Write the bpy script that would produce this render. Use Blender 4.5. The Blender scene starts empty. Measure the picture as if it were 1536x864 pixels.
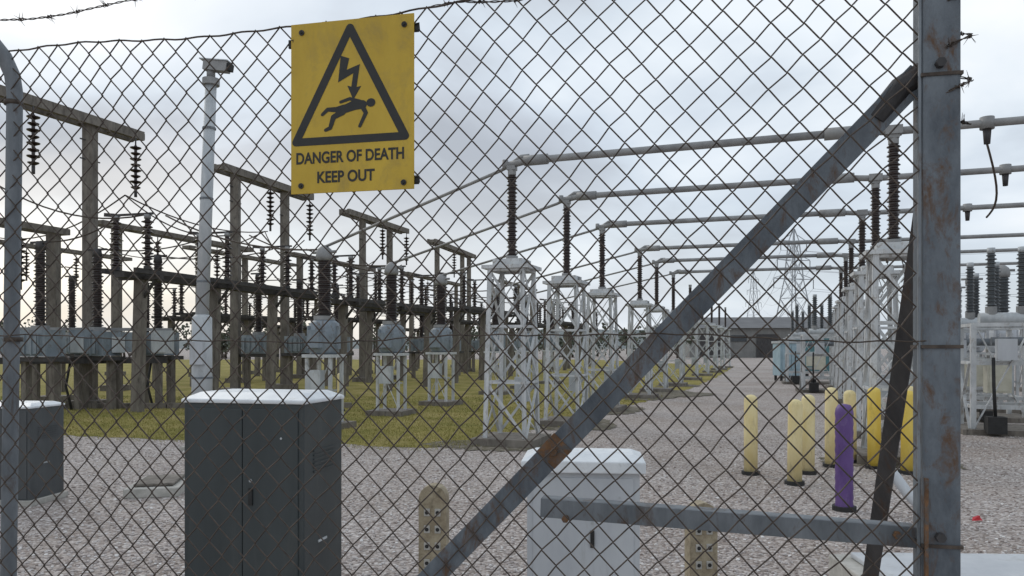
import bpy, math, random
from mathutils import Vector, Matrix
random.seed(7)
R=random.Random(11)
scene=bpy.context.scene
COL=scene.collection

# ------------------------------------------------------------------ materials
def new_mat(name):
    m=bpy.data.materials.new(name); m.use_nodes=True
    nt=m.node_tree; b=nt.nodes['Principled BSDF']
    return m,nt,b
def ramp(nt,fac,stops):
    r=nt.nodes.new('ShaderNodeValToRGB')
    cr=r.color_ramp
    while len(cr.elements)<len(stops): cr.elements.new(0.5)
    for e,(p,c) in zip(cr.elements,stops):
        e.position=p; e.color=(c[0],c[1],c[2],1)
    nt.links.new(fac,r.inputs[0]); return r.outputs[0]
def noise(nt,scale,detail=5,rough=.6,vec=None,dist=0):
    n=nt.nodes.new('ShaderNodeTexNoise'); n.inputs['Scale'].default_value=scale
    n.inputs['Detail'].default_value=detail; n.inputs['Roughness'].default_value=rough
    n.inputs['Distortion'].default_value=dist
    if vec is not None: nt.links.new(vec,n.inputs['Vector'])
    return n.outputs['Fac']
def objco(nt,scale=(1,1,1)):
    t=nt.nodes.new('ShaderNodeTexCoord'); mp=nt.nodes.new('ShaderNodeMapping')
    mp.inputs['Scale'].default_value=scale
    nt.links.new(t.outputs['Object'],mp.inputs[0]); return mp.outputs[0]
def mixc(nt,fac,a,b,mode='MIX'):
    n=nt.nodes.new('ShaderNodeMix'); n.data_type='RGBA'; n.blend_type=mode
    for s,v in ((n.inputs[0],fac),(n.inputs[6],a),(n.inputs[7],b)):
        if hasattr(v,'is_linked'): nt.links.new(v,s)
        elif isinstance(v,(int,float)): s.default_value=v
        else: s.default_value=(v[0],v[1],v[2],1)
    return n.outputs[2]
def bump(nt,b,h,strength=.3,dist=.01):
    n=nt.nodes.new('ShaderNodeBump'); n.inputs['Strength'].default_value=strength
    n.inputs['Distance'].default_value=dist
    nt.links.new(h,n.inputs['Height']); nt.links.new(n.outputs[0],b.inputs['Normal'])
def weathered(name,c1,c2,rough=.6,metal=0,scale=6,rust=None,rustlo=.58,rusthi=.7,streak=1,bs=.15,spec=.5):
    m,nt,b=new_mat(name)
    co=objco(nt,(1,1,1/streak))
    f=noise(nt,scale,5,.68,co)
    c=ramp(nt,f,[(.32,c1),(.68,c2)])
    if rust:
        f2=noise(nt,scale*1.7,6,.75,co,.4)
        k=ramp(nt,f2,[(rustlo,(0,0,0)),(rusthi,(1,1,1))])
        c=mixc(nt,k,c,rust)
    nt.links.new(c,b.inputs['Base Color'])
    b.inputs['Roughness'].default_value=rough; b.inputs['Metallic'].default_value=metal
    b.inputs['Specular IOR Level'].default_value=spec
    if bs>0: bump(nt,b,noise(nt,scale*12,2,.6,co),bs,.004)
    return m
M={}
M['galv']=weathered('galvanised_steel',(.11,.125,.14),(.23,.25,.27),.7,.1,11,(.09,.055,.035),.55,.70,3)
M['galv_dark']=weathered('dark_weathered_steel',(.03,.03,.032),(.085,.08,.08),.7,.1,9,(.08,.04,.02),.55,.7,3)
M['galv_rust']=weathered('galvanised_rusting_steel',(.075,.088,.105),(.18,.205,.23),.7,.05,12,(.11,.065,.04),.52,.66,2.2,.45)
M['rust']=weathered('rusted_steel',(.10,.055,.03),(.23,.12,.055),.85,0,30,(.10,.10,.10),.46,.62,1,.4)
M['wire']=weathered('rusty_wire',(.040,.030,.025),(.115,.09,.072),.75,.1,30,None,bs=0)
M['white_steel']=weathered('white_painted_steel',(.42,.44,.45),(.64,.65,.65),.6,0,5,(.22,.17,.12),.54,.72,2,0)
M['alu']=weathered('aluminium_tube',(.21,.21,.21),(.34,.34,.335),.6,.15,3,bs=0)
M['alu_light']=weathered('light_metal',(.38,.41,.43),(.56,.58,.59),.6,.1,5,(.2,.17,.13),.58,.8,3,0)
M['brown_ins']=weathered('brown_porcelain',(.018,.011,.010),(.040,.025,.020),.3,0,3,bs=0)
M['grey_ins']=weathered('grey_porcelain',(.05,.055,.06),(.10,.11,.115),.35,0,3,bs=0)
M['grey_tank']=weathered('grey_blue_paint',(.16,.195,.225),(.28,.32,.355),.55,0,4,(.12,.085,.06),.54,.70,2,0)
M['concrete']=weathered('weathered_concrete',(.115,.10,.085),(.25,.225,.195),.9,0,5,(.06,.052,.045),.52,.72,3,.4)
M['concrete_light']=weathered('light_concrete',(.34,.33,.30),(.52,.50,.46),.9,0,9,(.2,.18,.15),.6,.8,1,.4)
M['stone_post']=weathered('marker_concrete',(.27,.22,.15),(.45,.39,.28),.9,0,14,(.13,.10,.06),.52,.75,1,.5)
M['dark_beam']=weathered('dark_steel_beam',(.025,.023,.023),(.07,.063,.058),.75,.05,5,bs=0)
M['cab_dark']=weathered('dark_green_grey_paint',(.028,.037,.040),(.048,.059,.062),.42,0,3,(.085,.09,.085),.56,.85,5,.08)
M['cab_dark2']=weathered('slate_paint',(.05,.056,.06),(.08,.088,.092),.5,0,4,(.11,.11,.1),.62,.85,3,.1)
M['lid_white']=weathered('lid_near_white',(.62,.65,.68),(.80,.82,.83),.45,0,6,(.35,.34,.30),.56,.82,1,.1)  # near-white lid surface with random greyer patches
M['cab_white']=weathered('pale_grey_paint',(.42,.44,.47),(.54,.56,.58),.5,0,3,(.30,.29,.26),.56,.85,4,.1)
M['cab_cream']=weathered('cream_paint',(.5,.48,.38),(.62,.60,.50),.5,0,5)
M['rubber']=weathered('black_rubber',(.012,.012,.012),(.03,.03,.03),.7,0,8)
M['black']=weathered('sign_black',(.008,.008,.008),(.018,.017,.015),.45,0,30,bs=0)
M['yellow_sign']=weathered('sign_yellow',(.50,.325,.022),(.60,.405,.035),.45,0,7,(.36,.25,.05),.52,.80,1.6,.05)
M['boll_pale']=weathered('faded_yellow_plastic',(.70,.57,.26),(.82,.71,.42),.55,0,6,(.45,.38,.22),.54,.78,3)
M['boll_yel']=weathered('yellow_plastic',(.70,.49,.06),(.80,.61,.15),.5,0,5,(.4,.28,.09),.56,.8,3)
M['boll_pur']=weathered('purple_plastic',(.085,.04,.17),(.15,.08,.26),.5,0,7,(.22,.16,.3),.56,.8,3)
M['red']=weathered('red_plastic',(.5,.03,.04),(.6,.06,.07),.5,0,12)
M['teal']=weathered('teal_paint',(.07,.18,.20),(.12,.26,.28),.5,0,4,(.12,.1,.07),.62,.8,2)
M['blue_cab']=weathered('pale_blue_paint',(.28,.40,.46),(.40,.52,.58),.5,0,4)
M['roof']=weathered('roof_sheet',(.12,.12,.125),(.17,.17,.175),.7,0,.6,bs=0)
M['wallsheet']=weathered('wall_sheet',(.19,.19,.185),(.27,.265,.255),.7,0,.8,bs=0)
M['glass']=weathered('dark_glass',(.02,.025,.03),(.05,.06,.07),.15,0,1,bs=0)
M['pylon']=weathered('hazed_pylon_steel',(.34,.36,.38),(.44,.46,.48),.7,0,1,bs=0)  # steel colour lightened to carry the distance haze
M['soil']=weathered('mossy_soil',(.06,.055,.03),(.13,.11,.065),.95,0,3,(.22,.19,.16),.46,.62,1,.6)
M['leaf']=weathered('foliage',(.07,.08,.06),(.12,.13,.085),.8,0,.4,bs=0)
M['bark']=weathered('bark',(.05,.04,.03),(.09,.07,.05),.9,0,3,bs=0)

def gravel_mat():
    m,nt,b=new_mat('gravel')
    co=objco(nt)
    v=nt.nodes.new('ShaderNodeTexVoronoi'); v.inputs['Scale'].default_value=36; v.inputs['Randomness'].default_value=1
    nt.links.new(co,v.inputs['Vector'])
    sep=nt.nodes.new('ShaderNodeSeparateColor'); nt.links.new(v.outputs['Color'],sep.inputs[0])
    c=ramp(nt,sep.outputs[0],[(0,(.25,.205,.185)),(.3,(.38,.335,.31)),(.6,(.46,.42,.40)),(.9,(.55,.515,.495)),(1,(.70,.68,.66))])
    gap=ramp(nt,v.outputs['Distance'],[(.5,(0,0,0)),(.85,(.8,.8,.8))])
    c=mixc(nt,gap,c,(.17,.145,.125))  # occlusion shade between stones, painted into the base colour
    big=ramp(nt,noise(nt,.30,6,.62,co,.4),[(.35,(.80,.75,.71)),(.65,(1.04,1.03,1.03))])
    c=mixc(nt,1.0,c,big,'MULTIPLY')
    moss=ramp(nt,noise(nt,.8,6,.7,co,.5),[(.55,(0,0,0)),(.75,(.45,.45,.45))])
    c=mixc(nt,moss,c,(.24,.205,.16))
    nt.links.new(c,b.inputs['Base Color']); b.inputs['Roughness'].default_value=.9
    inv=nt.nodes.new('ShaderNodeMath'); inv.operation='SUBTRACT'; inv.inputs[0].default_value=1
    nt.links.new(v.outputs['Distance'],inv.inputs[1])
    bump(nt,b,inv.outputs[0],.6,.012)
    return m
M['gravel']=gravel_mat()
def stones_mat():
    m,nt,b=new_mat('gravel_stones')
    g=nt.nodes.new('ShaderNodeNewGeometry')
    c=ramp(nt,g.outputs['Random Per Island'],[(0,(.23,.185,.165)),(.35,(.38,.335,.315)),(.7,(.49,.445,.425)),(.93,(.60,.57,.55)),(1,(.78,.76,.74))])
    nt.links.new(c,b.inputs['Base Color']); b.inputs['Roughness'].default_value=.85
    return m
M['stones']=stones_mat()
def grass_mat(blade=False):
    m,nt,b=new_mat('grass_blades' if blade else 'grass')
    co=objco(nt)
    c=ramp(nt,noise(nt,.75,7,.72,co,.4),[(.32,(.18,.18,.05)),(.47,(.27,.245,.075)),(.60,(.35,.30,.115)),(.74,(.42,.36,.18))])
    if blade:
        g=nt.nodes.new('ShaderNodeNewGeometry')
        c2=ramp(nt,g.outputs['Random Per Island'],[(0,(.15,.16,.04)),(.6,(.33,.30,.10)),(1,(.52,.45,.24))])
        c=mixc(nt,.55,c,c2)
    else:
        f=ramp(nt,noise(nt,45,3,.7,co),[(.3,(.65,.63,.6)),(.7,(1.15,1.1,1.05))])
        c=mixc(nt,1,c,f,'MULTIPLY')
        bump(nt,b,noise(nt,40,3,.7,co),.6,.03)
    nt.links.new(c,b.inputs['Base Color']); b.inputs['Roughness'].default_value=.9
    b.inputs['Specular IOR Level'].default_value=.1
    return m
M['grass']=grass_mat(); M['blade']=grass_mat(True)
M['hill']=weathered('distant_hill',(.14,.165,.17),(.20,.22,.22),.95,0,.02,bs=0)

# ------------------------------------------------------------------ mesh builder
class MB:
    def __init__(s): s.v=[];s.f=[];s.m=[];s.s=[];s.mats=[]
    def mi(s,k):
        if k not in s.mats: s.mats.append(k)
        return s.mats.index(k)
    def add(s,vs,fs,k,smooth=False):
        o=len(s.v); s.v+= [tuple(x) for x in vs]; i=s.mi(k)
        for f in fs:
            s.f.append([a+o for a in f]); s.m.append(i); s.s.append(smooth)
    def box(s,c,size,k,rz=0):
        c=Vector(c); x,y,z=[a/2 for a in size]; cs,sn=math.cos(rz),math.sin(rz)
        vs=[]
        for dz in(-z,z):
            for dx,dy in((-x,-y),(x,-y),(x,y),(-x,y)):
                vs.append((c.x+dx*cs-dy*sn,c.y+dx*sn+dy*cs,c.z+dz))
        s.add(vs,[(3,2,1,0),(4,5,6,7),(0,1,5,4),(1,2,6,5),(2,3,7,6),(3,0,4,7)],k)
    def beam(s,p,q,w,h,k,up=(0,0,1)):
        p,q=Vector(p),Vector(q); d=(q-p).normalized(); up=Vector(up)
        if abs(d.dot(up))>.98: up=Vector((0,1,0))
        a=d.cross(up).normalized()*w/2; b=a.cross(d).normalized()*h/2
        vs=[p-a-b,p+a-b,p+a+b,p-a+b,q-a-b,q+a-b,q+a+b,q-a+b]
        s.add(vs,[(3,2,1,0),(4,5,6,7),(0,1,5,4),(1,2,6,5),(2,3,7,6),(3,0,4,7)],k)
    def angle(s,p,q,w,t,k,face):
        """L-section steel: one flange facing `face`, other going away from it"""
        p,q=Vector(p),Vector(q); d=(q-p).normalized(); n=Vector(face); n=(n-d*n.dot(d)).normalized()
        a=d.cross(n).normalized()
        s.beam(p,q,t,w,k,up=a)
        off=a*(w/2-t/2)-n*(w/2+.0015)
        s.beam(p+off,q+off,w-t,t,k,up=a)
    def tube(s,pts,r,k,n=10,smooth=True,cap=True):
        pts=[Vector(p) for p in pts]; rs=r if isinstance(r,(list,tuple)) else [r]*len(pts)
        vs=[];fs=[]
        t0=(pts[1]-pts[0]).normalized()
        ref=Vector((0,0,1)) if abs(t0.z)<.9 else Vector((1,0,0))
        a=t0.cross(ref).normalized()
        for i,p in enumerate(pts):
            if i==0: t=(pts[1]-pts[0])
            elif i==len(pts)-1: t=pts[-1]-pts[-2]
            else: t=(pts[i+1]-pts[i]).normalized()+(pts[i]-pts[i-1]).normalized()
            t=t.normalized() if t.length>1e-9 else t0
            a=(a-t*a.dot(t)).normalized(); b=t.cross(a)
            for j in range(n):
                an=2*math.pi*j/n; vs.append(p+(a*math.cos(an)+b*math.sin(an))*rs[i])
        for i in range(len(pts)-1):
            for j in range(n):
                j2=(j+1)%n; fs.append((i*n+j,i*n+j2,(i+1)*n+j2,(i+1)*n+j))
        s.add(vs,fs,k,smooth)
        if cap:
            o=len(s.v)-len(vs); m=s.mi(k)
            s.f.append([o+j for j in range(n)][::-1]); s.m.append(m); s.s.append(False)
            s.f.append([o+(len(pts)-1)*n+j for j in range(n)]); s.m.append(m); s.s.append(False)
    def insul(s,p,q,rc,rs,k,sheds=14,n=14):
        p,q=Vector(p),Vector(q); pts=[p];rr=[rc]
        for i in range(sheds):
            t=(i+.15)/sheds; u=1/sheds
            f=1 if i%2==0 else .86
            for dt,r in((0,rc),(.18*u,rs*f),(.32*u,rs*f*.96),(.62*u,rc)):
                pts.append(p.lerp(q,t+dt)); rr.append(r)
        pts.append(q); rr.append(rc)
        s.tube(pts,rr,k,n,False)
    def obj(s,name,parent=None,loc=None,rz=0,bevel=0):
        o0=Vector(loc) if loc is not None else Vector((0,0,0))
        me=bpy.data.meshes.new(name)
        me.from_pydata([tuple(v) for v in s.v],[],s.f)
        for k in s.mats: me.materials.append(M[k])
        me.polygons.foreach_set('material_index',s.m); me.polygons.foreach_set('use_smooth',s.s)
        me.update()
        ob=bpy.data.objects.new(name,me); COL.objects.link(ob)
        ob.location=o0; ob.rotation_euler=(0,0,rz)
        if parent: ob.parent=parent
        if bevel:
            b=ob.modifiers.new('bevel','BEVEL'); b.width=bevel; b.segments=2; b.limit_method='ANGLE'
        return ob
def empty(name,loc=(0,0,0),rz=0):
    e=bpy.data.objects.new(name,None); COL.objects.link(e); e.location=loc; e.rotation_euler=(0,0,rz); e.empty_display_size=.2
    return e
def inst(ob,name,loc,rz=0,sc=1):
    o=bpy.data.objects.new(name,ob.data); COL.objects.link(o); o.location=loc; o.rotation_euler=(0,0,rz); o.scale=(sc,)*3 if not isinstance(sc,tuple) else sc
    return o
def sag(p,q,s,n=12):
    p,q=Vector(p),Vector(q)
    return [p.lerp(q,i/n)-Vector((0,0,s*4*(i/n)*(1-i/n))) for i in range(n+1)]

# ------------------------------------------------------------------ ground
def sheet(name,pts,z,k):
    b=MB(); b.add([(x,y,z) for x,y in pts],[tuple(range(len(pts)))],k); return b.obj(name)
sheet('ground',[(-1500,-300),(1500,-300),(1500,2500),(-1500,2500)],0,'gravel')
def jag(pts,step,amp):
    out=[]
    for i in range(len(pts)):
        a=Vector(pts[i]); c=Vector(pts[(i+1)%len(pts)]); L=(c-a).length; n=max(1,min(120,int(L/step)))
        d=(c-a).normalized(); nn=Vector((-d.y,d.x))
        for j in range(n):
            o=R.uniform(-amp,amp) if j else 0
            p=a.lerp(c,j/n)+nn*o; out.append((p.x,p.y))
    return out
gp=[(-45,16),(-8.9,14.0),(-5.6,13.1),(-3,12.6),(-1.35,12.1),(-.75,12.45),(.9,15.5),(2.2,18.5),(5.6,26),(10,38),(18,62),(10,95),(-60,95)]
gpoly=jag(gp,.30,.11)
sheet('grass_verge',gpoly,.005,'grass')
def inpoly(x,y,P):
    c=False;j=len(P)-1
    for i in range(len(P)):
        xi,yi=P[i];xj,yj=P[j]
        if (yi>y)!=(yj>y) and x<(xj-xi)*(y-yi)/(yj-yi)+xi: c=not c
        j=i
    return c
b=MB(); n=0
vs=[];fs=[]
while n<42000:
    y=11.7+13*R.random()**1.5; x=R.uniform(-.72*y,.30*y)
    if not (inpoly(x,y,gpoly) or (R.random()<.25 and inpoly(x,y+.4,gpoly))): continue
    n+=1; h=R.uniform(.015,.055)*(2.2 if R.random()<.04 else 1); a=R.random()*6.28; w=.006*y/12
    dx,dy=math.cos(a)*w,math.sin(a)*w; lx,ly=R.gauss(0,.02),R.gauss(0,.02)
    o=len(vs); vs+=[(x-dx,y-dy,.005),(x+dx,y+dy,.005),(x+lx,y+ly,h)]; fs.append((o,o+1,o+2))
b.add(vs,fs,'blade'); b.obj('grass')
b=MB(); vs=[];fs=[]
t=(1+5**.5)/2
ico=[Vector(v).normalized() for v in [(-1,t,0),(1,t,0),(-1,-t,0),(1,-t,0),(0,-1,t),(0,1,t),(0,-1,-t),(0,1,-t),(t,0,-1),(t,0,1),(-t,0,-1),(-t,0,1)]]
icf=[(0,11,5),(0,5,1),(0,1,7),(0,7,10),(0,10,11),(1,5,9),(5,11,4),(11,10,2),(10,7,6),(7,1,8),(3,9,4),(3,4,2),(3,2,6),(3,6,8),(3,8,9),(4,9,5),(2,4,11),(6,2,10),(8,6,7),(9,8,1)]
n=0
while n<32000:
    y=4.2+9.5*R.random()**1.35; x=R.uniform(-.72*y,.72*y)
    if inpoly(x,y,gp): continue
    n+=1; r=R.uniform(.007,.018); sx,sy,sz=R.uniform(.7,1.3),R.uniform(.7,1.2),R.uniform(.4,.7)
    a=R.random()*6.28; ca,sa=math.cos(a),math.sin(a); o=len(vs)
    for v in ico:
        j=R.uniform(.8,1.15)*r; X,Y,Z=v.x*j*sx,v.y*j*sy,v.z*j*sz
        vs.append((x+X*ca-Y*sa,y+X*sa+Y*ca,Z+r*.2))
    fs+=[tuple(q+o for q in f) for f in icf]
b.add(vs,fs,'stones'); b.obj('gravel')
def blob(name,cx,cy,rx,ry,rz,k,z):
    P=[]
    for i in range(60):
        a=i/60*6.283; r=1+.12*math.sin(3*a+cx)+R.uniform(-.1,.1)
        X,Y=rx*r*math.cos(a),ry*r*math.sin(a); P.append((cx+X*math.cos(rz)-Y*math.sin(rz),cy+X*math.sin(rz)+Y*math.cos(rz)))
    return sheet(name,P,z,k)

# ------------------------------------------------------------------ fence
E=Vector((.9763,-.2167,0)); N=Vector((.2167,.9763,0)); O=Vector((0,1.775,0))
def FP(s,z,d=0): return O+E*s+N*d+Vector((0,0,z))
RZ=math.atan2(-.2167,.9763)
fence=empty('chain_link_fence')
D=.066; SP=D/2; A=D/4; HP=D*.54
def warp(s,z):
    return (s+.007*math.sin(z*5+s*3)+.003*math.sin(z*13+s*7)+.0014*math.sin(z*47+s*31), z+.009*math.sin(s*4.1+1)+.003*math.sin(s*11+z*6)+.0018*math.sin(s*53+z*37), .012*math.sin(s*2.3+z*2)+.006*math.sin(z*7+s*5))
b=MB(); top=2.40
nh=int(top/HP)
for k in range(0,76):
    sc=.862-A-k*SP
    pts=[]
    for h in range(nh):
        sg=1 if (h+k)%2==0 else -1
        z0=top-h*HP
        for tt in (0,.10,.90):
            amp=sg*(1-2*tt)
            if tt==0: amp=sg*1.02
            s_=sc+A*amp; z_=z0-tt*HP
            s2,z2,d2=warp(s_,z_)
            pts.append(FP(s2,z2,d2+.0021*amp))
    b.tube(pts,.00185,'wire',5,True,False)
pt=[]
for i in range(120):
    s_=-1.62+i/119*2.5; s2,z2,d2=warp(s_,top-.004); pt.append(FP(s2,z2,d2-.004))
b.tube(pt,.0022,'wire',6)
for zz in (1.62,.75):
    pt=[]
    for i in range(80):
        s_=-1.62+i/79*2.5; s2,z2,d2=warp(s_,zz); pt.append(FP(s2,z2,d2+.005))
    b.tube(pt,.0017,'wire',5)
b.obj('mesh_wire',fence)
def barbed(pts,name,seed=1,gap=.085):
    r=random.Random(seed); b=MB(); P=[Vector(p) for p in pts]
    L=[0]
    for i in range(1,len(P)): L.append(L[-1]+(P[i]-P[i-1]).length)
    tot=L[-1]; n=int(tot/.006)
    def at(d):
        for i in range(1,len(P)):
            if d<=L[i]+1e-9: return P[i-1].lerp(P[i],(d-L[i-1])/(L[i]-L[i-1]))
        return P[-1]
    for ph in (0,math.pi):
        q=[]
        for i in range(n+1):
            p=at(tot*i/n); a=i*.006*110+ph; q.append(p+Vector((0,math.cos(a)*.0017,math.sin(a)*.0017)))
        b.tube(q,.0013,'wire',4)
    d=gap*.5
    while d<tot-.01:
        p=at(d); t=(at(min(d+.01,tot))-p).normalized()
        a=t.cross(Vector((0,0,1))).normalized(); c=t.cross(a)
        co=[p+t*(i*.0014-.006)+(a*math.cos(i*1.1)+c*math.sin(i*1.1))*.0038 for i in range(12)]
        b.tube(co,.0012,'wire',4)
        for q_ in range(4):
            an=r.random()*6.28; dd=(a*math.cos(an)+c*math.sin(an)+t*r.uniform(-.4,.4)).normalized()
            b.tube([p+t*(q_*.003-.005),p+t*(q_*.003-.005)+dd*.019],[.0012,.0003],'wire',4)
        d+=gap
    return b.obj(name,fence)
barbed([FP(-.20+i*.07,2.402+.006*math.sin(i*1.7),-.008) for i in range(16)],'barbed_strand',1)
barbed([FP(-1.75+i*.1,2.455+.012*math.sin(i*.9),-.075) for i in range(27)],'barbed_strand_outer',2)
barbed([FP(-1.75+i*.1,2.52+.012*math.sin(i*.7+1),-.14) for i in range(27)],'barbed_strand_crest',3)
co=[]
for i in range(60):
    a=i*.42; co.append(FP(.932+.035*math.cos(a),2.06+i*.0062,.02+.03*math.sin(a)))
barbed(co,'barbed_coil',5,.05)
b=MB()
lp=[FP(-1.445,0,.03),FP(-1.425,1.2,.03),FP(-1.408,2.30,.03),FP(-1.410,2.345,.024),FP(-1.418,2.39,.005),FP(-1.435,2.43,-.025),FP(-1.49,2.51,-.11)]
b.tube(lp,.020,'galv',16)
for zz in (2.27,1.62,.75): b.tube([FP(-1.412,zz-.006,.03),FP(-1.412,zz+.006,.03)],.0235,'wire',16)
b.obj('line_post',fence)
b=MB()
cp=FP(.905,0,.03)
b.box(cp+Vector((0,0,1.45)),(.073,.073,2.9),'galv_rust',RZ)
ob=b.obj('corner_post',fence,bevel=.006)
b=MB()
for zz in (2.16,1.60,1.19,.6):
    b.box(cp+Vector((0,0,zz)),(.079,.079,.007),'wire',RZ)
b.tube([FP(.865,.05,.0),FP(.862,1.3,-.004),FP(.866,2.6,.0)],.0035,'galv',6)
b.box(cp+Vector((-.0385,-.030,1.22)),(.006,.02,.22),'rust',RZ)
for zz in (2.18,1.21): 
    b.tube([FP(.90,zz,-.006),FP(.90,zz,-.022)],.010,'galv_dark',6,False)
b.obj('post_fittings',fence)
nf=-N
b=MB()
b.angle(FP(.875,2.175,.028),FP(-1.22,-.02,.028),.056,.006,'galv_rust',nf)
b.tube([FP(.79,2.085,.045),FP(.84,2.15,.04),FP(.90,2.19,.035)],.026,'galv_dark',12)
b.obj('diagonal_brace',fence,bevel=.0012)
b=MB()
u=(FP(.875,2.175,.028)-FP(-1.22,-.02,.028)).normalized(); c0=FP(.094,1.357,.024)
b.beam(c0-u*.028,c0+u*.032,.007,.0585,'rust',up=u.cross(N))
b.tube([c0-N*.004,c0-N*.014],.010,'rust',6,False)
b.obj('brace_joint_plate',fence,bevel=.001)
b=MB()
b.angle(FP(.87,1.195,.040),FP(.06,1.222,.040),.044,.005,'galv',nf)
for s_ in (.83,.12): b.tube([FP(s_,1.20,.038),FP(s_,1.20,.026)],.009,'rust',6,False)
b.obj('bottom_rail',fence,bevel=.001)
b=MB()
p0=FP(.905,1.98,.07); p1=p0+N*1.15+E*(.03)+Vector((0,0,-1.99))
b.angle(p0,p1,.048,.006,'galv_dark',-E*.6-N*.6)
b.obj('back_strut',fence,bevel=.001)

# ------------------------------------------------------------------ sign
sw,sh=.316,.413
sign=empty('danger_sign',FP(-.546,1.971,-.024),RZ)
b=MB()
b.box((sw/2,0,sh/2),(sw,.003,sh),'yellow_sign')
b.obj('plate',sign,bevel=.0008)
def L2(x,y): return (x*sw/186, sh-y*sh/260)
def poly2(b,pts,y,k):
    vs=[(L2(*p)[0],y,L2(*p)[1]) for p in pts]; b.add(vs,[tuple(range(len(vs)))],k)
_off=[0]
def stroke(b,pts,w,k='black',closed=False,y0=-.0021):
    P=list(pts)+([pts[0]] if closed else [])
    ws=w if isinstance(w,list) else [w]*len(P)
    for i in range(len(P)-1):
        a=Vector(P[i]);c=Vector(P[i+1]);d=(c-a).normalized();n_=Vector((-d.y,d.x))
        _off[0]+=1
        poly2(b,[a+n_*ws[i]/2,c+n_*ws[i+1]/2,c-n_*ws[i+1]/2,a-n_*ws[i]/2],y0-.00001*_off[0],k)
    for i,p in enumerate(P):
        _off[0]+=1
        poly2(b,[(p[0]+ws[i]/2*math.cos(j*.3927),p[1]+ws[i]/2*math.sin(j*.3927)) for j in range(16)],y0-.00001*_off[0],k)
b=MB(); stroke(b,[(91,13),(8,181),(173,181)],12,closed=True); b.obj('warning_triangle',sign)
b=MB(); poly2(b,[(77,54),(90,59),(86,76),(106,69),(101,103),(108,102),(96,122),(87,100),(93,102),(96,82),(73,94)],-.0021,'black'); b.obj('lightning_bolt',sign)
b=MB()
stroke(b,[(110,130),(98,130),(80,136)],[13,15,12])
stroke(b,[(82,133),(70,135),(57,134),(49,141)],[10,8,6,5])
stroke(b,[(80,139),(66,146),(61,162),(54,165)],[10,8,6,5])
stroke(b,[(109,131),(115,143),(106,162)],[8,6,5])
stroke(b,[(106,126),(91,120),(77,124)],[7,5,4.5])
stroke(b,[(122,128),(123,128)],12.5)
b.obj('falling_man_pictogram',sign)
def text(body,cx,cy,wid,cap,name):
    c=bpy.data.curves.new(name,'FONT'); c.body=body; c.align_x='CENTER'; c.align_y='CENTER'; c.size=.03; c.offset=.0008; c.extrude=.0002
    o=bpy.data.objects.new(name,c); COL.objects.link(o); c.materials.append(M['black'])
    bpy.context.view_layer.update(); d=o.dimensions
    o.scale=(wid*sw/186/d.x, cap*sh/260/d.y,1)
    x,z=L2(cx,cy); o.location=(x,-.0021,z); o.rotation_euler=(math.pi/2,0,0); o.parent=sign
text('DANGER OF DEATH',90,207,163,18,'danger_lettering')
text('KEEP OUT',84,237,87,18,'keep_out_lettering')
b=MB()
for x,y in((17,14),(172,16),(16,248),(171,250)):
    X,Z=L2(x,y); b.tube([(X,-.0016,Z),(X,-.0045,Z)],.0068,'galv_dark',12,False); b.tube([(X,-.0045,Z),(X,-.008,Z)],.0038,'rubber',6,False)
for x,y in((188,20),(188,246),(-2,28)):
    X,Z=L2(x,y); b.box((X,.006,Z),(.012,.006,.020),'rubber'); b.tube([(X-.004,.003,Z+.006),(X+.009,-.002,Z+.007),(X+.009,.002,Z-.007),(X-.003,.004,Z-.008)],.0016,'rubber',6)
b.obj('fixings',sign)

# ------------------------------------------------------------------ cabinets
def cabinet(name,loc,rz,w,d,h,body,lid,lidh=.05,over=.02,doors=2,peak=.03):
    e=empty(name,loc,rz)
    b=MB(); b.box((w/2,d/2,h/2+.03),(w,d,h-.06-.0),body); b.obj('body',e,bevel=.006)
    b=MB(); b.box((w/2,d/2,.03),(w+.06,d+.06,.06),'concrete_light'); b.obj('plinth',e,bevel=.005)
    b=MB()
    x0,x1,y0,y1=-over,w+over,-over,d+over; z0=h-.002; z1=h+lidh*.6; 
    vs=[(x0,y0,z0),(x1,y0,z0),(x1,y1,z0),(x0,y1,z0),(x0,y0,z1),(x1,y0,z1),(x1,y1,z1),(x0,y1,z1),(x0+.06,y0+.09,z1+peak),(x1-.06,y0+.09,z1+peak),(x1-.06,y1-.09,z1+peak),(x0+.06,y1-.09,z1+peak)]
    b.add(vs,[(3,2,1,0),(0,1,5,4),(1,2,6,5),(2,3,7,6),(3,0,4,7),(4,5,9,8),(5,6,10,9),(6,7,11,10),(7,4,8,11),(8,9,10,11)],lid)
    b.obj('lid',e,bevel=.006)
    b=MB()
    dw=(w-.06)/doors
    for i in range(doors):
        b.box((.03+dw*(i+.5),-.003,h/2+.02),(dw-.004,.008,h-.10),body)
    b.obj('doors',e,bevel=.003)
    b=MB()
    b.box((w*.5+.05,-.010,h*.62),(.022,.012,.09),'rubber')
    b.tube([(w*.5+.05,-.006,h*.62+.085),(w*.5+.05,-.012,h*.62+.085)],.009,'alu_light',10,False)
    b.tube([(w*.82,-.006,h*.86),(w*.82,-.010,h*.86)],.006,'alu_light',10,False)
    for k in range(6): b.box((w+.0035,d*.5,h*.80-k*.022),(.006,d*.55,.009),body)
    b.box((w+.003,d*.45,h*.42),(.006,.10,.012),'alu_light')
    b.obj('hardware',e)
    return e
cabinet('utility_cabinet',(-1.775,4.15,0),math.atan2(-.2125,.977),.706,.46,1.30,'cab_dark','lid_white',.03,.012,2,.035)
cabinet('utility_cabinet',(-5.62,7.75,0),-.1,.80,.5,.98,'cab_dark2','lid_white',.03,.01,1,.03)
cabinet('meter_cabinet',(.08,4.12,0),-.10,.60,.36,.93,'cab_white','lid_white',.10,.03,1,.03)

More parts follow.
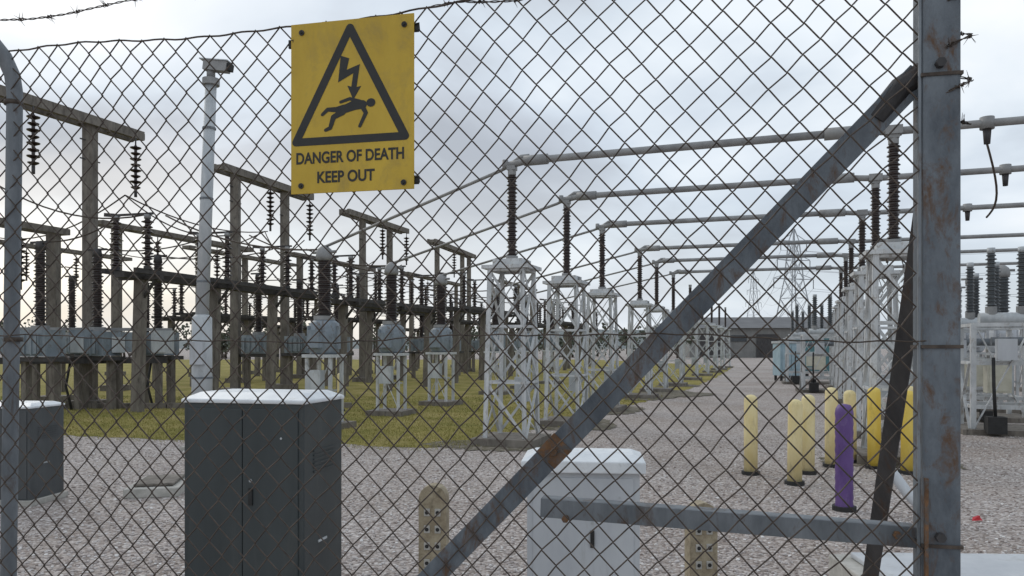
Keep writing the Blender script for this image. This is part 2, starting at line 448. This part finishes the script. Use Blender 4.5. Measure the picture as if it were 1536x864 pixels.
def marker(name,loc,rz,h):
    b=MB(); w=.052; t=.03; pr=[(-w,0),(w,0),(w,h-w)]+[(w*math.cos(a*math.pi/10),h-w+w*math.sin(a*math.pi/10)) for a in range(1,10)]+[(-w,h-w)]
    n=len(pr); vs=[(x,-t,z) for x,z in pr]+[(x,t,z) for x,z in pr]
    b.add(vs,[tuple(range(n)),tuple(range(2*n-1,n-1,-1))]+[(i,i+n,(i+1)%n+n,(i+1)%n) for i in range(n)],'stone_post')
    for k in range(8):
        z=h-.10-k*.062
        for x in(-.02,.02):
            b.box((x,-t-.001,z),(.022,.008,.028),'concrete_light'); b.tube([(x,-t-.004,z),(x,-t-.0075,z)],.0075,'rubber',8,False)
    b.obj(name,None,loc,rz,bevel=.003)
marker('concrete_marker_post',(-.29,2.85,0),-.1,1.09)
marker('concrete_marker_post',(.69,2.80,0),.12,1.035)

def bollard(k,name,x,y,h,r=.083,rings=0,tilt=0):
    b=MB()
    prof=[(0,r),(h*.5,r),(h-r*.8,r*.98),(h-r*.35,r*.85),(h-r*.08,r*.5),(h,r*.12)]
    if rings:
        prof=[(i*h*.95/rings,r*(1.04 if i%2 else .97)) for i in range(rings)]+[(h*.955,r*.95),(h*.99,r*.7),(h,r*.2)]
    b.tube([(tilt*z,0,z) for z,_ in prof],[q for _,q in prof],k,20)
    b.tube([(0,0,0),(0,0,.045)],r*1.35,'rubber',20,False)
    b.obj(name,None,(x,y,0),R.random()*6)
def gx(px,Y): return (px-768)/1150*Y
for k,x,y,h,rg,ti in (('boll_pale',2.99,9.6,1.0,0,.0),('boll_pale',3.28,8.9,.99,0,-.012),('boll_pale',3.72,9.65,1.0,0,.01),('boll_pale',4.25,10.2,1.06,0,0),('boll_pale',4.68,10.6,1.0,0,.01),('boll_yel',4.75,10.05,1.07,0,-.01),('boll_yel',4.98,9.65,1.05,0,.02),('boll_pale',5.25,10.1,1.08,0,.0),('boll_pur',3.25,7.5,1.04,22,0),('boll_pale',-4.25,19.0,.95,0,0)):
    bollard(k,'bollard',x,y,h,.083,rg,ti)
b=MB(); b.tube([(0,0,.42),(.03,-.06,.36),(.10,-.14,.22),(.22,-.25,.07),(.26,-.3,.04)],.05,'cab_white',14); b.obj('plastic_duct',None,(3.60,7.3,0))
b=MB(); b.box((0,0,.14),(1.9,.8,.28),'concrete_light'); b.box((0,0,.30),(1.7,.62,.035),'cab_white'); b.obj('cable_pit_cover',None,(2.95,4.45,0),-.04,bevel=.01)
b=MB(); b.box((0,0,.05),(.55,.8,.10),'concrete_light'); b.box((0,0,.12),(.4,.6,.03),'concrete'); b.obj('concrete_slab',None,(-3.9,8.5,0),.2,bevel=.01)
b=MB(); b.add([(-.05,0,.01),(.03,-.03,.02),(.06,.02,.01),(.04,.05,.05),(-.02,.04,.035)],[(0,1,2),(0,2,3),(0,3,4)],'red'); b.add([(-.03,0,.02),(.03,.01,.06),(.04,.02,.02)],[(0,1,2)],'red'); b.obj('litter_bag',None,(4.25,7.0,0))

# ------------------------------------------------------------------ CCTV pole
b=MB()
b.tube([(0,0,0),(.0,0,2.05),(.0,0,2.10)],[.16,.15,.105],'alu_light',18)
b.tube([(0,0,2.07),(.14,0,5.72)],[.10,.085],'alu_light',16)
b.box((0,0,.03),(.5,.5,.06),'concrete_light')
b.tube([(.14,0,5.69),(.14,0,5.79)],.13,'alu',16,False)
b.tube([(.14,0,5.79),(.14,0,5.96)],.065,'alu',12)
b.beam((.05,0,6.00),(.43,-.05,5.95),.15,.15,'alu'); b.beam((.43,-.05,5.95),(.49,-.06,5.94),.11,.11,'rubber'); b.beam((.0,0,6.085),(.46,-.05,6.035),.19,.015,'alu_light')
for z in(1.1,2.6,3.9,5.0): b.tube([(.14*(max(z,2.07)-2.07)/3.65,0,z),(.14*(max(z,2.07)-2.07)/3.65,0,z+.03)],(.165 if z<2 else .103),'galv',16,False)
b.box((-.0,-.18,1.5),(.2,.1,.35),'cab_white')
b.obj('cctv_pole',None,(gx(303,12.0),12.0,0))

# ------------------------------------------------------------------ yard equipment prototypes
def lattice(b,w0,w1,h,z0,k,panels=3,leg=.065,br=.03):
    def c(i,z):
        w=w0+(w1-w0)*(z-z0)/h; sx,sy=((-1,-1),(1,-1),(1,1),(-1,1))[i%4]; return Vector((sx*w/2,sy*w/2,z))
    for i in range(4): b.angle(c(i,z0),c(i,z0+h),leg,.012,k,(((-1,-1),(1,-1),(1,1),(-1,1))[i][0],0,0))
    for p in range(panels):
        za=z0+h*p/panels; zb=z0+h*(p+1)/panels
        for i in range(4):
            b.beam(c(i,za),c(i+1,zb),br*1.2,.01,k); b.beam(c(i+1,za),c(i,zb),.01,br*1.2,k)
            b.beam(c(i,zb-.02),c(i+1,zb-.02),br,br,k)
RD=-math.atan(.35)
def make_busbar_support():
    b=MB()
    b.box((0,0,.06),(1.05,1.05,.12),'concrete')
    lattice(b,.72,.60,2.75,.12,'white_steel',3,.075,.036)
    b.box((0,0,2.90),(.80,.74,.06),'white_steel'); b.box((0,0,2.985),(.5,.5,.10),'white_steel')
    for x in(-.27,.27): b.tube([(x,0,2.93),(x,0,3.02)],.03,'alu',8)
    b.tube([(0,0,3.035),(0,0,3.10)],.10,'alu',14,False)
    b.insul((0,0,3.1),(0,0,4.44),.062,.092,'brown_ins',21)
    b.tube([(0,0,4.44),(0,0,4.52)],.07,'alu',12,False)
    b.box((0,0,4.555),(.14,.14,.07),'alu')
    b.box((.18,0,.9),(.22,.16,.4),'alu_light')
    return b
proto=make_busbar_support()
LY=[0,3.0,6.6,11.3,14.7,18.8]
LX=[0,1.12,2.27,4.0,5.17,6.63]
first=proto.obj('busbar_support',None,(0,12.7,0),RD)
Lpos=[Vector((0,12.7,4.6))]; Rpos=[]
for i in range(1,6):
    inst(first,'busbar_support',(LX[i],12.7+LY[i],0),RD+R.uniform(-.03,.03)); Lpos.append(Vector((LX[i],12.7+LY[i],4.6)))
for i in range(6):
    x=5.35+.39*LY[i]; y=10.75+LY[i]; inst(first,'busbar_support',(x,y,0),RD+.03); Rpos.append(Vector((x,y,4.6)))
for i in range(5):
    inst(first,'busbar_support',(8.6+1.9*i,37+5.3*i,0),RD)
    inst(first,'busbar_support',(14.9+2.1*i,34+5.3*i,0),RD)
T3=[]
for i in range(6):
    p=Rpos[i]+(Rpos[i]-Lpos[i])*1.0; T3.append(p); inst(first,'busbar_support',(p.x,p.y,0),RD)
for i in range(6):
    b=MB(); a=Lpos[i]; c=Rpos[i]; d=T3[i]; ext=(d-c).normalized()
    u=(c-a).normalized()
    b.tube([a-u*.1,a+u*.25+Vector((0,0,.06)),c-u*.5+Vector((0,0,.06))],.060,'alu',12)
    b.tube([c-u*.9+Vector((0,0,.06)),c-u*.35+Vector((0,0,.06))],.09,'alu',12)
    b.tube([a+u*.22+Vector((0,0,.06)),a+u*.62+Vector((0,0,.06))],.088,'alu',12)
    b.tube([a+u*.0+Vector((0,0,.03)),a+u*.16+Vector((0,0,.13)),a+u*.3+Vector((0,0,.13))],.04,'alu',8)
    b.tube([a-u*.12+Vector((0,0,-.05)),a-u*.12+Vector((0,0,.1))],.05,'alu',8)
    b.tube([c-u*.5+Vector((0,0,.06)),c+Vector((0,0,.02)),d+Vector((0,0,.02)),d+ext*3+Vector((0,0,.02))],.055,'alu',12)
    b.box(c+Vector((0,0,.03)),(.22,.18,.12),'alu',math.atan2(u.y,u.x))
    for t_ in (.20,.35):
        p=c.lerp(d,t_)
        b.tube([p+Vector((0,0,-.06)),p+Vector((0,0,.10))],.09,'alu',12)
        b.tube([p+Vector((0,0,-.05)),p+Vector((0,0,-.26))],[.055,.04],'galv_dark',10)
    p=c.lerp(d,.20)-Vector((0,0,.26)); q=Vector((p.x+.55,p.y+.9,3.5))
    b.tube([p.lerp(q,j/10)+Vector((.14*math.sin(j/10*3.14),0,-.16*math.sin(j/10*3.14))) for j in range(11)],.015,'wire',6)
    b.obj('tubular_busbar')

def make_ct(ins='brown_ins',body='grey_tank'):
    b=MB(); b.box((0,0,.06),(.9,.9,.12),'concrete')
    for x in(-.26,.26):
        b.beam((x,-.2,.1),(x,-.2,1.4),.06,.06,'white_steel'); b.beam((x,.2,.1),(x,.2,1.4),.06,.06,'white_steel')
    b.beam((-.26,-.23,.2),(.26,-.23,1.3),.03,.01,'white_steel'); b.beam((.26,-.235,.2),(-.26,-.235,1.3),.03,.01,'white_steel')
    b.box((0,0,.75),(.54,.02,.04),'white_steel'); b.box((0,0,1.42),(.66,.56,.06),'white_steel')
    b.tube([(0,0,1.45),(0,0,1.5),(0,0,2.05),(0,0,2.12)],[.22,.29,.29,.20],body,16)
    b.box((.0,-.33,1.75),(.26,.14,.34),body); b.box((0,-.30,.95),(.3,.16,.4),'alu_light')
    for a in range(6): b.box((.31*math.cos(a),.31*math.sin(a),1.78),(.05,.05,.45),body,a)
    b.tube([(0,0,2.12),(0,0,2.2)],.21,'alu',16,False)
    b.insul((0,0,2.2),(0,0,3.28),.12,.175,ins,14,16)
    b.tube([(0,0,3.28),(0,0,3.36),(0,0,3.50),(0,0,3.58)],[.15,.17,.14,.05],'alu',16)
    b.tube([(-.26,0,3.45),(.26,0,3.45)],.03,'alu',8)
    return b
ct0=make_ct().obj('current_transformer',None,(-3.67,15,0),RD)
CT=[Vector((-3.67,15,3.5))]
for x,y in((-2.83,18),(-1.94,21),(-.55,25.8),(.5,29.3),(1.7,33.2)):
    inst(ct0,'current_transformer',(x,y,0),RD+R.uniform(-.1,.1)); CT.append(Vector((x,y,3.5)))
ctg=make_ct('grey_ins','cab_white').obj('voltage_transformer',None,(12.6,21,0),RD)
for x,y in((11.9,18.6),(13.9,24),(15,27),(16.4,31)): inst(ctg,'voltage_transformer',(x,y,0),RD,1.0)

def make_breaker():
    b=MB()
    for x in(-.45,.45):
        b.beam((x,0,0),(x,0,1.25),.16,.16,'concrete')
    b.box((0,0,1.30),(1.35,.45,.10),'galv_dark')
    b.box((0,0,1.68),(.95,.55,.62),'grey_tank'); b.box((0,-.29,1.65),(.5,.04,.45),'grey_tank')
    for x in(-.42,-.2,.02,.24): b.box((x+.1,-.32,1.65),(.02,.05,.5),'grey_tank')
    b.tube([(0,0,1.98),(0,0,2.1)],.2,'alu',12,False)
    b.insul((0,0,2.1),(0,0,3.9),.10,.15,'brown_ins',20,14)
    b.tube([(0,0,3.9),(0,0,4.1)],[.12,.09],'galv_dark',10); b.beam((-.3,0,4.08),(.3,0,4.08),.05,.05,'galv_dark')
    return b
br0=make_breaker().obj('circuit_breaker',None,(-11.2,18.2,0),RD)
for x,y in((-10.6,19.6),(-9.7,21.0),(-8.6,26),(-7.9,28.5),(-7.1,31),(-5.6,36),(-4.6,39),(-3.4,43),(-15.5,27),(-14.3,30),(-12,36),(-11,39),(-9.6,43),(-2,48),(-.8,52),(.5,56)):
    inst(br0,'circuit_breaker',(x,y,0),RD+R.uniform(-.05,.05))

def make_disc(L,nph,zb=3.3):
    b=MB()
    b.beam((0,-.1,zb),(0,L,zb),.28,.14,'dark_beam'); b.beam((-.45,-.1,zb+.09),(-.45,L,zb+.10),.10,.12,'dark_beam'); b.beam((.45,-.1,zb+.09),(.45,L,zb+.10),.10,.12,'dark_beam')
    for i in range(max(2,int(L/3.2)+1)):
        y=.6+i*(L-1.2)/max(1,int(L/3.2)); b.beam((-.1,y,0),(0,y,zb-.07),.24,.20,'concrete'); b.beam((-.6,y,zb-.02),(.6,y,zb-.02),.14,.10,'dark_beam'); b.beam((0,y,zb-.6),(.45,y,zb-.05),.06,.06,'dark_beam')
    for i in range(nph):
        y=.3+i*(L-.6)/max(1,nph-1)
        for x in(-.45,.45):
            b.tube([(x,y,zb+.14),(x,y,zb+.22)],.09,'galv_dark',10,False)
            b.insul((x,y,zb+.22),(x,y,zb+1.35),.06,.14,'brown_ins',9,12)
            b.tube([(x,y,zb+1.35),(x,y,zb+1.45)],.08,'alu',10)
        b.beam((-.6,y,zb+1.47),(.6,y,zb+1.47),.05,.05,'galv_dark'); b.beam((-.8,y,zb+1.50),(-.5,y,zb+1.47),.02,.09,'galv_dark')
    return b
make_disc(9.8,4).obj('disconnector_switch',None,(-9.2,18.1,0),-math.atan(.27))
d2=make_disc(7.5,3,3.0).obj('disconnector_switch',None,(-5.6,24,0),RD)
for x,y in((-2.6,33),(-.2,41),(-6.5,33.5),(-3.9,42),(-12.8,30),(-10.2,39),(-16,35),(2.4,48),(4,55),(-8,52),(-17,48)): inst(d2,'disconnector_switch',(x,y,0),RD,(1,1,R.uniform(.9,1.1)))

def gantry(A_,B_,posts,h,strings,name='concrete_gantry',w=.34):
    A_=Vector(A_);B_=Vector(B_); o=Vector((A_.x,A_.y,0)); b=MB()
    p=Vector((0,0,h)); q=Vector((B_.x-A_.x,B_.y-A_.y,h)); d=(q-p).normalized(); s_=Vector((d.y,-d.x,0))
    for sg in(-1,1): b.beam(p+s_*.20*sg,q+s_*.20*sg,.12,w*.72,'concrete')
    n=int((q-p).length/.8)
    for i in range(n+1): 
        c=p.lerp(q,i/n); b.beam(c-s_*.22,c+s_*.22,.10,.16,'concrete')
    for t_ in posts:
        c=p.lerp(q,t_); b.beam((c.x,c.y,0),(c.x,c.y,h-.02),.27,.28,'concrete')
        b.box((c.x,c.y,.1),(.8,.8,.2),'concrete')
        for zz in (h-.5,h-1.0): b.tube([c-d*.3+Vector((0,0,zz-h)),c+d*.3+Vector((0,0,zz-h))],.02,'galv_dark',6)
    for t_ in strings:
        c=p.lerp(q,t_)+s_*.30-Vector((0,0,.15)); b.tube([c,c-Vector((0,0,.2))],.02,'galv_dark',6)
        b.insul(c-Vector((0,0,.2)),c-Vector((0,0,1.45)),.04,.15,'brown_ins',8,12)
        b.tube([c-Vector((0,0,1.45)),c-Vector((0,0,1.62))],.04,'galv_dark',6)
    b.obj(name,None,o)
H=7.5
gantry((-13.0,15.0),(-10.55,21.6),[.05,.78],H,[.22,.52,.95])
gantry((-9.64,25.2),(-8.05,30.3),[.16,.70],H,[.45,.93])
gantry((-7.33,33.5),(-5.5,39.3),[.27,.72],H,[.5,.93])
gantry((-4.5,42.8),(-2.6,50.4),[.12,.72,.9],H,[.4])
gantry((-14.7,27.2),(-12.0,35.0),[.1,.9],6.0,[.3,.7],w=.25)
gantry((-11,38),(-8.4,46),[.1,.9],6.2,[.3,.6],w=.25)
gantry((-17,40),(-14,49),[.1,.5,.9],6.8,[.3,.6],w=.25)
gantry((-7,50),(-4,60),[.1,.5,.9],6.4,[.3,.6],w=.25)
gantry((-1,58),(2,68),[.1,.5,.9],6.6,[.3,.6],w=.25)
gantry((-25,35),(-22,44),[.1,.9],6.6,[.3,.6],w=.25)
gantry((-14.0,19.2),(-13.0,22.2),[.1,.9],4.9,[.5],w=.25)
b=MB()
def cab(p,q,s_,r=.02,k='wire'): b.tube(sag(p,q,s_),r,k,6)
for i in range(6):
    b.tube([Lpos[i]+Vector((0,0,.02)),Lpos[i].lerp(CT[i],.05),CT[i]+Vector((0,0,.05))],.030,'alu',8)
DL=[Vector((-8.9,18.6,4.78)),Vector((-8.0,21.9,4.78)),Vector((-7.2,25.0,4.78))]
for i in range(3):
    cab(CT[i],DL[i]+Vector((.5,0,0)),.25)
    cab(DL[i]-Vector((.6,0,0)),(-11.2+i*.7,18.2+i*1.4,4.1),.2)
cab((-12.4,17.4,5.75),(-8.9,18.6,4.8),.5); cab((-10.6,21.0,5.75),(-8.0,21.9,4.8),.4); cab((-8.9,27.6,5.75),(-7.2,25,4.8),.4)
for a,c,s_ in (((-12.4,17.4,5.75),(-22,24,6.2),.8),((-10.6,21.0,5.75),(-20,28,6.0),.8),((-10.6,21.0,5.75),(-8.8,27.6,5.75),.35),((-8.9,27.6,5.75),(-18,33,6.0),.8),((-8.1,29.9,5.75),(-14,36,5.4),.7),((-6.4,36.4,5.75),(-13,42,5.4),.7),((-5.6,38.9,5.75),(-12,45,5.6),.7)): cab(a,c,s_)
for i in range(3,6): cab(CT[i],(CT[i].x-5.5,CT[i].y+2,4.4),.3)
for i in range(10):
    y=24+i*4; cab((-14+.3*i,y,4.1),(-2+.35*i*2-4,y+4,4.2),.3,.018)
b.obj('overhead_conductors')
b=MB()
for i in range(14):
    b.box((-17+i*.95,19.6+.03*i,.07),(.92,.14,.14),'concrete',.03)
b.obj('kerb')
b=MB()
b.beam((-15,18.2,1.25),(-9.0,20.0,1.25),.12,.16,'galv_dark'); b.beam((-15,18.5,2.05),(-9.0,20.3,2.05),.08,.08,'alu')
for i in range(7):
    x=-14.6+i*.9; y=18.35+i*.27; b.beam((x,y,0),(x,y,1.2),.14,.14,'concrete'); b.box((x+.1,y,1.72),(.5,.4,.60-.1*(i%2)),'grey_tank' if i%3 else 'alu_light',.3); b.box((x+.1,y-.22,1.65),(.3,.05,.4),'alu_light',.3)
    b.tube([(x-.2,y,1.2),(x-.25,y-.1,.6),(x-.1,y-.1,.0)],.03,'rubber',6)
b.obj('capacitor_bank')
blob('soil_patch',-.05,12.6,1.25,.85,.3,'soil',.009)
for i in range(1,6): blob('soil_patch',LX[i]+.2,12.6+LY[i],1.2,.8,1.1,'soil',.010+.001*i)
blob('soil_patch',5.35,10.75,.9,.8,.3,'soil',.008)
blob('soil_patch',5.2,25.5,1.9,1.2,.9,'soil',.017)
def make_frame():
    b=MB()
    for x in(-.9,.9):
        for y in(-.5,.5): b.beam((x,y,0),(x,y,2.0),.09,.09,'white_steel')
    for z in(.5,1.3,2.0):
        for y in(-.5,.5): b.beam((-.9,y,z),(.9,y,z),.07,.07,'white_steel')
        for x in(-.9,.9): b.beam((x,-.5,z),(x,.5,z),.06,.06,'white_steel')
    b.beam((-.9,-.55,.1),(0,-.55,1.95),.06,.02,'white_steel'); b.beam((.9,-.55,.1),(0,-.56,1.95),.06,.02,'white_steel')
    b.beam((-.95,-.5,.1),(-.95,.5,1.3),.05,.02,'white_steel'); b.beam((-.955,.5,.1),(-.955,-.5,1.3),.05,.02,'white_steel')
    b.box((.35,-.62,.95),(.45,.3,.65),'cab_cream'); b.box((.35,-.775,.95),(.38,.02,.57),'cab_cream'); b.box((-.4,-.6,1.55),(.3,.22,.38),'cab_white')
    b.tube([(-.7,0,2.12),(.7,0,2.12)],.12,'alu_light',14); b.tube([(-.5,0,1.7),(.5,0,1.7)],.08,'galv',12)
    for x in(-.5,0,.5):
        b.tube([(x,0,2.2),(x,0,2.35)],.10,'alu',12,False); b.insul((x,0,2.35),(x,0,3.35),.06,.10,'grey_ins',14,12); b.tube([(x,0,3.35),(x,0,3.45)],.07,'alu_light',12)
    b.box((0,0,.05),(2.2,1.4,.1),'concrete'); b.box((-.6,-.75,.2),(.3,.3,.3),'rubber'); b.box((.1,-.78,.15),(.2,.2,.2),'rubber')
    b.tube([(-.6,-.6,1.4),(-.62,-.72,.9),(-.6,-.75,.3)],.03,'rubber',6)
    return b
fr=make_frame().obj('switchgear_frame',None,(9.45,14.2,0),RD)
for x,y in((10.1,16.9),(11.3,19.6),(12.6,22.6),(11.2,27),(12.8,33),(14.8,39)): inst(fr,'switchgear_frame',(x,y,0),RD+.05)

b=MB()
b.box((0,0,1.0),(1.0,.8,1.5),'blue_cab'); b.box((0,0,1.80),(1.1,.9,.10),'alu_light'); b.box((-.2,-.42,1.1),(.42,.03,1.1),'blue_cab'); b.box((.25,-.42,1.1),(.42,.03,1.1),'blue_cab')
for x in(-.4,.4):
    for y in (-.3,.3): b.box((x,y,.13),(.1,.1,.26),'rubber')
b.obj('control_kiosk',None,(gx(1180,36),36,0),.1,bevel=.01)
b=MB(); b.box((0,0,1.25),(2.4,5.6,2.3),'teal')
for i in range(24): b.box((-1.21,-2.7+i*.235,1.25),(.05,.1,2.1),'teal'); 
for i in range(10): b.box((-1.08+i*.24,-2.82,1.25),(.1,.05,2.1),'teal')
b.box((0,0,2.42),(2.5,5.7,.08),'teal'); b.box((0,0,.05),(2.3,5.5,.1),'rubber')
b.obj('shipping_container',None,(gx(1222,50),50,0),RD)
e=empty('warehouse',(29,112,0),-.12)
b=MB(); b.box((10,6,2.2),(26,12,4.4),'wallsheet')
for i in range(52): b.box((-2.8+i*.5,-.03,2.2),(.12,.08,4.3),'wallsheet')
b.obj('walls',e)
b=MB(); b.add([(-3.5,-.6,4.3),(23.5,-.6,4.3),(23.5,12.6,4.3),(-3.5,12.6,4.3),(-3.5,6,6.1),(23.5,6,6.1)],[(0,1,5,4),(2,3,4,5),(0,4,3),(1,2,5),(0,3,2,1)],'roof'); b.obj('roof',e)
b=MB()
for x in(0,8,16): b.box((x,-.12,1.7),(3,.12,3.4),'galv_dark')
for x in(4,12,20): b.box((x,-.12,2.8),(2.2,.10,.9),'glass')
b.obj('doors_and_windows',e)
def pylon(name,x,y,h,rz):
    b=MB(); lv=[(0,3.4),(h*.25,2.5),(h*.45,1.8),(h*.6,1.25),(h*.75,1.0),(h*.9,.7),(h,.1)]
    def c(i,z,w): sx,sy=((-1,-1),(1,-1),(1,1),(-1,1))[i%4]; return Vector((sx*w,sy*w,z))
    for (za,wa),(zb,wb) in zip(lv,lv[1:]):
        for i in range(4):
            b.beam(c(i,za,wa),c(i,zb,wb),.18,.18,'pylon'); b.beam(c(i,za,wa),c(i+1,zb,wb),.09,.09,'pylon'); b.beam(c(i+1,za,wa),c(i,zb,wb),.09,.09,'pylon'); b.beam(c(i,zb,wb),c(i+1,zb,wb),.08,.08,'pylon')
    for z,L in((h*.6,4.6),(h*.75,3.8),(h*.9,3.0)):
        for sg in(-1,1):
            for yy in (-.6,.6): b.beam((sg*.9,yy,z),(sg*L,0,z+.1),.11,.11,'pylon')
            b.beam((sg*.8,0,z+1.3),(sg*L,0,z+.15),.11,.11,'pylon'); b.insul((sg*L,0,z),(sg*L,0,z-1.8),.06,.12,'grey_ins',8,6)
    b.obj(name,None,(x,y,0),rz)
pylon('electricity_pylon',55.5,151,24.8,.3)
pylon('electricity_pylon',104,330,34,.5)
b=MB()
for z,L in((14.9-1.8,4.6),(18.6-1.8,3.8),(22.3-1.8,3.0)):
    for sg in(-1,1):
        p=Vector((55.5+sg*L*.95,151+sg*L*.3,z)); b.tube(sag(p,p+Vector((48,180,6)),5),.03,'pylon',4); b.tube(sag(p,p+Vector((70,-60,2)),4,16),.03,'pylon',4)
b.obj('power_lines')
b=MB(); vs=[];fs=[]; n=160
for i in range(n+1):
    x=-900+i*14; hh=9+5*math.sin(x*.006+1)+3*math.sin(x*.017)+1.5*math.sin(x*.05)
    vs+= [(x,560,-1),(x,640,hh),(x,760,hh*.9),(x,900,-1)]
for i in range(n):
    for j in range(3): o=i*4+j; fs.append((o,o+4,o+5,o+1))
b.add(vs,fs,'hill',True); b.obj('hills')
b=MB(); vs=[];fs=[]
for t_ in range(80):
    cx=R.uniform(-95,60); cy=R.uniform(98,125)
    if 24<cx<56: cy=R.uniform(150,170)
    hh=R.uniform(2.8,6.0); rr=R.uniform(1.6,3.2)
    b.tube([(cx,cy,0),(cx+R.uniform(-.2,.2),cy,hh*.6)],[.2,.08],'bark',5)
    cl=[(cx+R.gauss(0,rr*.45),cy+R.gauss(0,rr*.45),hh*.62+R.gauss(0,hh*.17),R.uniform(.5,1.1)) for _ in range(9)]
    for _ in range(200):
        c=R.choice(cl); v=Vector((R.gauss(0,1),R.gauss(0,1),R.gauss(0,1))).normalized()*c[3]*R.uniform(.5,1.1)
        p=Vector((c[0],c[1],max(.2,c[2])))+v; s_=R.uniform(.12,.3); a=Vector((R.gauss(0,1),R.gauss(0,1),R.gauss(0,1))).normalized()*s_; q=a.cross(Vector((R.gauss(0,1),R.gauss(0,1),R.gauss(0,1)))).normalized()*s_
        o=len(vs); vs+=[p-a,p+q,p+a,p-q]; fs.append((o,o+1,o+2,o+3))
b.add(vs,fs,'leaf'); b.obj('distant_trees')

# ------------------------------------------------------------------ world
w=bpy.data.worlds.new('World'); scene.world=w; w.use_nodes=True; nt=w.node_tree; nt.nodes.clear()
out=nt.nodes.new('ShaderNodeOutputWorld'); mix=nt.nodes.new('ShaderNodeMixShader')
bg1=nt.nodes.new('ShaderNodeBackground'); bg2=nt.nodes.new('ShaderNodeBackground')
sky=nt.nodes.new('ShaderNodeTexSky'); sky.sky_type='NISHITA'; sky.sun_disc=False
sky.sun_elevation=math.radians(32); sky.sun_rotation=math.radians(-40); sky.air_density=1.0; sky.dust_density=2
nt.links.new(sky.outputs[0],bg1.inputs[0]); bg1.inputs[1].default_value=.12
tc=nt.nodes.new('ShaderNodeTexCoord'); sp=nt.nodes.new('ShaderNodeSeparateXYZ'); nt.links.new(tc.outputs['Generated'],sp.inputs[0])
def mth(op,a,c=None,v=None):
    n=nt.nodes.new('ShaderNodeMath'); n.operation=op; n.use_clamp=False
    nt.links.new(a,n.inputs[0])
    if c is not None: nt.links.new(c,n.inputs[1])
    if v is not None: n.inputs[1].default_value=v
    return n.outputs[0]
zz=mth('ADD',mth('MAXIMUM',sp.outputs[2],v=0),v=.20)
cx=mth('DIVIDE',sp.outputs[0],zz); cy=mth('DIVIDE',sp.outputs[1],zz)
cb=nt.nodes.new('ShaderNodeCombineXYZ'); nt.links.new(cx,cb.inputs[0]); nt.links.new(cy,cb.inputs[1]); cb.inputs[2].default_value=3.7
n1=noise(nt,1.0,6,.48,cb.outputs[0],.35)
n2=noise(nt,.7,4,.5,cb.outputs[0],.1)
cc=ramp(nt,n1,[(.34,(.46,.50,.56)),(.43,(.56,.61,.68)),(.51,(.70,.78,.87)),(.60,(.86,.93,1.0)),(.72,(1.0,1.03,1.06))])
hz=nt.nodes.new('ShaderNodeMapRange'); nt.links.new(sp.outputs[2],hz.inputs[0]); hz.inputs[1].default_value=.24; hz.inputs[2].default_value=.0; hz.inputs[3].default_value=0; hz.inputs[4].default_value=.8
lf=nt.nodes.new('ShaderNodeMapRange'); nt.links.new(sp.outputs[0],lf.inputs[0]); lf.inputs[1].default_value=.35; lf.inputs[2].default_value=-.55
hc=mixc(nt,lf.outputs[0],(.74,.82,.91),(1.0,.94,.84))
cc=mixc(nt,hz.outputs[0],cc,hc)
nt.links.new(cc,bg2.inputs[0]); bg2.inputs[1].default_value=1.0
mk=ramp(nt,n2,[(.40,(1,1,1)),(.62,(.8,.8,.8))])
nt.links.new(mk,mix.inputs[0]); nt.links.new(bg1.outputs[0],mix.inputs[1]); nt.links.new(bg2.outputs[0],mix.inputs[2]); nt.links.new(mix.outputs[0],out.inputs[0])
sl=bpy.data.lights.new('sun','SUN'); sl.energy=.8; sl.angle=math.radians(25); sl.color=(1,.95,.87)
so=bpy.data.objects.new('sun',sl); COL.objects.link(so)
el,az=math.radians(32),math.radians(-40)
d=Vector((math.sin(az)*math.cos(el),math.cos(az)*math.cos(el),math.sin(el)))
so.rotation_euler=d.to_track_quat('Z','Y').to_euler()
# ------------------------------------------------------------------ camera
cam=bpy.data.cameras.new('camera'); co_=bpy.data.objects.new('camera',cam); COL.objects.link(co_)
co_.location=(0,0,1.6); co_.rotation_euler=(math.pi/2,0,0); cam.lens=26.95; cam.sensor_width=36; cam.shift_y=88/1536
cam.clip_start=.05; cam.clip_end=4000
scene.camera=co_
scene.view_settings.view_transform='Standard'; scene.view_settings.look='None'; scene.view_settings.exposure=0
